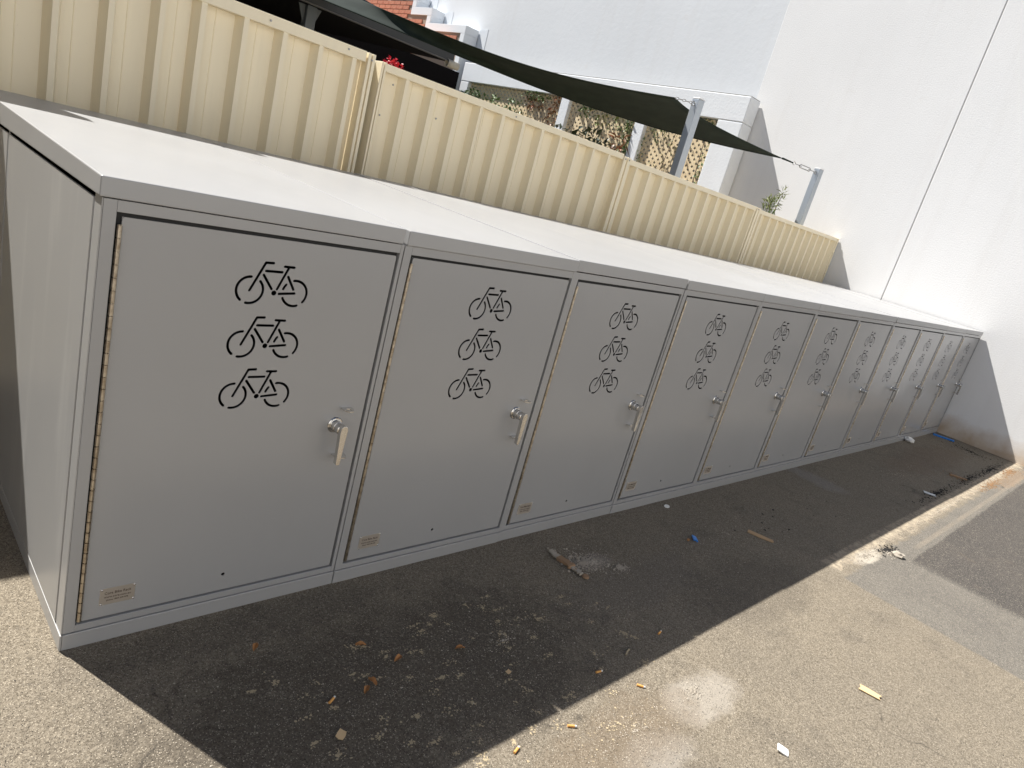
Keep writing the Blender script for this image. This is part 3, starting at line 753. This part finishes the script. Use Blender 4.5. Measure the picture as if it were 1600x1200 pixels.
plant("young_oleander", "small olive green sapling poking over the fence by the right sail post", (8.15, 2.6, 0),
      [(8.05,2.6,2.02,.09,.06,.09,55,M_leafy),(8.20,2.6,2.05,.06,.05,.10,40,M_leafy),(8.32,2.6,2.17,.04,.04,.09,28,M_leafy),(8.1,2.6,1.9,.14,.06,.08,40,M_leaf)],
      None, [[(8.15,2.6,0),(8.14,2.6,1.2),(8.05,2.6,2.05)],[(8.14,2.6,1.2),(8.22,2.6,1.8),(8.33,2.6,2.22)]], .085, .020, 8, droop=-.5)
plant("geranium", "red flower cluster just above the fence rail under the verandah", (2.70, 3.2, 0),
      [(2.69,3.2,2.045,.075,.06,.045,170,M_flower),(2.72,3.2,1.93,.14,.08,.06,60,M_leafd)],
      None, [[(2.7,3.2,0),(2.71,3.2,1.0),(2.69,3.2,2.0)]], .028, .018, 9, "flower")

# ------------------------------------------------------------------ litter and grit on the asphalt
def thing(name, mb, mat, locn, rz, label, cat, group=None, bevel=0, smooth=False, rx=0):
    o = mb.build(name, mat, None, bevel, smooth); o.location = locn; o.rotation_euler = (rx, 0, rz); return tag(o, label, cat, group)
M_card = material("brown_cardboard", (.46, .31, .17), .9); M_cardp = material("pale_cardboard", (.60, .43, .24), .9)
M_filter = material("tan_filter_paper", (.72, .36, .10), .9); M_paper = material("white_paper", (.78, .77, .74), .85)
M_blue = material("blue_plastic", (.02, .20, .62), .35); M_dry = material("dry_leaf", (.36, .17, .06), .85); M_wood = material("weathered_wood", (.30, .19, .11), .9)
M_char = material("blackened_debris", (.02,.018,.016), .95); M_rust = material("rusty_soil", (.24,.14,.07), .95); M_straw = material("straw_chaff", (.42,.34,.22), .9)
M_grit = material("pale_grit", (.50, .44, .36), .9)
def butt(x, y, rz, label):
    root = empty("cigarette_butt", (x, y, .0045)); root.rotation_euler.z = rz; tag(root, label, "cigarette butt", "cigarette butts on the asphalt")
    MB().tube([(-.012,0,0),(0.006,0,0),(.010,0,.0003)], [.0039,.0038,.0036], 8).build("filter", M_filter, root)
    MB().tube([(.0102,0,.0003),(.0165,.0005,0)], [.0034,.0028], 8).build("burnt_paper", M_paper, root)
for x, y, rz, lb in ((.545,-.478,.5,"tan cigarette butt in the shade nearest the first locker's corner"), (1.487,-.886,-.9,"orange cigarette butt in sunlight beside the pale cement patch"),
                     (1.123,-.887,-.6,"cigarette butt just on the sunny side of the shadow edge"), (.905,-.868,.3,"cigarette butt at the bottom edge, leftmost in the sun"),
                     (1.817,-.741,.2,"cigarette butt in shade close to the shadow edge, farthest right"), (1.399,-.77,-.2,"cigarette butt in shade, between the stick and the shadow edge")):
    butt(x, y, rz, lb)
def card(w, h, t_, seed):
    r = random.Random(seed); pts = [(-w/2,-h/2),(0,-h/2+r.uniform(-.1,.1)*h),(w/2,-h/2+r.uniform(0,.2)*h),(w/2+r.uniform(-.1,.1)*w,0),(w/2,h/2),(r.uniform(-.2,.2)*w,h/2+r.uniform(-.1,.1)*h),(-w/2,h/2),(-w/2+r.uniform(-.15,.15)*w,0)]
    return MB().prism([(x,y,0) for x,y in pts], (0,0,t_))
thing("cardboard_strip", card(.135,.036,.004,1), M_card, (3.197,-.489,.003), -1.25, "torn brown cardboard strip lying in the shade", "cardboard", rx=.03)
thing("cardboard_strip", card(.080,.036,.003,2), M_cardp, (2.37,-1.366,.004), -1.4, "small tan cardboard strip lying out in full sun", "cardboard", rx=.05)
thing("cardboard_scrap", card(.028,.022,.002,3), M_cardp, (.51,-.592,.003), .6, "square cardboard scrap in the shade at lower left", "cardboard", rx=.12)
thing("cardboard_scrap", card(.017,.014,.002,4), M_cardp, (1.102,-.625,.003), .2, "tiny tan cardboard scrap in the middle of the shaded asphalt", "cardboard", rx=.1)
thing("blue_wrapper", card(.050,.026,.006,5), M_blue, (2.714,-.353,.003), .75, "crumpled blue wrapper lying below the fourth locker", "wrapper", rx=.2)
thing("wrapper_scrap", card(.022,.012,.003,15), M_dry, (2.665,-.345,.003), .2, "brown torn scrap touching the small blue wrapper", "wrapper", rx=.2)
thing("blue_packet", card(.22,.06,.012,6), M_blue, (8.66,-.135,.004), -1.25, "flat blue plastic packet at the foot of the white wall", "packet", rx=.04)
def crumple(R, seed):
    bm = bmesh.new(); bmesh.ops.create_icosphere(bm, subdivisions=2, radius=R); r = random.Random(seed)
    for v in bm.verts: v.co *= r.uniform(.65, 1.2); v.co.z = max(-R*.4, v.co.z*.6)
    m = MB(); bm.verts.index_update(); m.v = [tuple(v.co) for v in bm.verts]; m.f = [tuple(v.index for v in f.verts) for f in bm.faces]; bm.free(); return m
thing("paper_ball", crumple(.055, 3), M_paper, (7.60,-.05,.025), 0, "crumpled white paper against the locker plinth near the wall", "paper")
thing("paper_scrap", card(.032,.036,.004,7), M_paper, (1.705,-1.307,.004), .4, "white paper scrap in the sun at the bottom edge", "paper", rx=.2)
ov = MB().prism([(.024*math.cos(2*math.pi*i/20), .015*math.sin(2*math.pi*i/20), 0) for i in range(20)], (0,0,.002))
thing("white_token", ov, M_paper, (2.886,-.062,.003), .3, "flat white oval disc beside the locker plinth", "disc")
thing("stick", MB().tube([(-.02,0,0),(0,.002,.001),(.02,0,0)], [.003,.0035,.003], 6), M_straw, (1.59,-.753,.004), .35, "short pale stick near the shadow edge", "stick")
def dleaf(L, seed):
    r = random.Random(seed); m = MB(); n = 7
    for i in range(n+1):
        f = i/n; w = L*.22*math.sin(math.pi*(.06+.9*f))+.0005; z = .006*math.sin(f*3.1)+r.uniform(0,.003)
        m.v += [(-L/2+L*f, -w, z+.006*r.random()), (-L/2+L*f, 0, z*.4), (-L/2+L*f, w, z+.006*r.random())]
    for i in range(n):
        a = i*3; m.f += [(a,a+1,a+4,a+3),(a+1,a+2,a+5,a+4)]
    return m
for x, y, rz, lb in ((.734,-.321,-.4,"single curled dry leaf under the first two lockers' joint"), (.651,-.489,.7,"brown dry leaf of the touching pair, nearer the camera"), (.683,-.470,1.8,"brown dry leaf of the touching pair, farther from the camera"),
                     (.807,-.424,.2,"small dry leaf right of the touching pair of leaves"), (.447,-.2,.9,"reddish dry leaf close to the first locker's plinth"), (1.022,-.47,-.3,"dry leaf among the chaff below the second locker")):
    thing("dry_leaf", dleaf(.034, int(x*1000)), M_dry, (x, y, .004), rz, lb, "leaf", "dry leaves on the shaded asphalt")
# broken wood sliver and cement rubble below the second and third lockers
wd_ = empty("broken_timber", (1.80,-.25,.004)); tag(wd_, "splintered weathered timber piece set in the crumbled asphalt", "timber"); wd_.rotation_euler.z = -1.56
rt = random.Random(9)
for x0, x1, w0, h, mt in ((-.095,-.035,.016,.010,M_conc),(-.040,.040,.018,.014,M_wood),(.030,.090,.015,.009,M_conc),(-.07,.00,.008,.008,M_wood),(.01,.06,.007,.007,M_wood)):
    n = 7; up_ = [(x0+(x1-x0)*i/n, w0+rt.uniform(-.35,.25)*w0) for i in range(n+1)]; dn = [(x0+(x1-x0)*i/n+rt.uniform(-.004,.004), -w0*.6+rt.uniform(-.3,.3)*w0) for i in range(n, -1, -1)]
    sp_ = MB().prism([(x, y, 0) for x, y in dn+up_], (rt.uniform(-.004,.004), 0, h)).build("splinter", mt, wd_, .0015)
    sp_.location = (0, rt.uniform(-.006,.006), 0); sp_.rotation_euler = (rt.uniform(-.15,.15), rt.uniform(-.06,.06), rt.uniform(-.12,.12))
thing("rusty_cap", MB().tube([(0,0,0),(0,0,.008)], [.016,.013], 14), M_wood, (1.815,-.355,.003), 0, "round rusty cap at the end of the broken timber", "cap")
def chips(name, label, cat, spots, size, mat, seed, flat=.5):
    r = random.Random(seed); m = MB()
    for (cx, cy, rx, ry, n) in spots:
        for _ in range(n):
            a = r.uniform(0, 6.28); q = abs(r.gauss(0, .55)); x = cx+rx*q*math.cos(a); y = cy+ry*q*math.sin(a)
            if y > -.012 and 0 < x < 8.9: continue
            s = size*r.uniform(.35, 1.3); b = r.uniform(0, 6.28); el = r.uniform(.35, 1); h = s*flat*r.uniform(.5, 1)
            c, sn = math.cos(b), math.sin(b); z0 = .001
            pts = []
            for (u, v) in ((-1,-.7),(.8,-1),(1,.6),(-.5,1)):
                u *= s*.5*r.uniform(.7,1.2); v *= s*.5*el*r.uniform(.7,1.2); pts.append((x+u*c-v*sn, y+u*sn+v*c, z0))
            tip = (x+r.uniform(-.2,.2)*s, y+r.uniform(-.2,.2)*s, z0+h); k = len(m.v); m.v += pts+[tip]
            m.f += [(k,k+1,k+4),(k+1,k+2,k+4),(k+2,k+3,k+4),(k+3,k,k+4)]
    o = m.build(name, mat); return tag(o, label, cat, kind="stuff")
chips("grit", "pale stone grit scattered over the asphalt", "grit", [(1.2,-.5,1.2,.45,600),(1.95,-.29,.10,.06,520),(1.9,-.22,.16,.10,200),(2.05,-.38,.09,.05,90),(1.66,-.99,.07,.04,120),(3.0,-.4,1.5,.3,300),(6,-.4,2,.3,300),(3.9,-.88,.30,.04,500),(5.6,-.87,2.0,.035,900),(1.3,-1.0,.5,.2,260),(.1,-.6,.5,.5,250)], .0045, M_grit, 31)
rc = random.Random(44); sp = []
for _ in range(95):
    sp.append((rc.uniform(.30,1.75), rc.uniform(-.86,-.28), rc.uniform(.012,.045), rc.uniform(.008,.03), rc.randint(10,34)))
chips("chaff", "straw-coloured chaff lying in clumps on the shaded asphalt", "chaff", sp+[(1.25,-.95,.30,.10,110)], .0068, M_straw, 32, .2)
chips("black_debris", "black rotted leaf crumbs along the shadow edge by the wall", "debris", [(6.0,-.73,.7,.05,240),(7.0,-.74,.7,.05,240),(7.9,-.76,.7,.05,240),(3.4,-.4,1.2,.25,26),(8.5,-.45,.25,.3,160),(4.05,-.92,.12,.05,160)], .015, M_char, 33, .35)
chips("rusty_crumbs", "rust-brown soil crumbs near the foot of the wall", "soil", [(7.2,-.90,.5,.06,300),(8.2,-.88,.4,.06,300),(6.9,-.66,.15,.12,120)], .016, M_rust, 34, .3)
thing("cement_rubble", crumple(.035, 8), M_conc, (4.02,-.985,.010), 0, "broken cement lump where the repair strip meets the lane", "rubble")
thing("metal_offcut", card(.09,.045,.004,9), M_galv, (5.815,-.709,.004), -1.15, "grey metal offcut lying in the shade near the lane", "offcut", rx=.05)
thing("timber_offcut", card(.15,.030,.008,10), M_wood, (6.89,-.68,.004), -1.1, "brown timber sliver at the shadow edge near the wall", "timber", rx=.03)
chips("rubble_chips", "broken cement crumbs beside the splintered timber", "rubble", [(1.90,-.27,.11,.08,300),(2.05,-.37,.06,.04,70),(1.66,-1.0,.05,.03,60),(4.0,-.95,.10,.05,110),(3.75,-.88,.2,.04,120)], .011, M_conc, 41, .6)
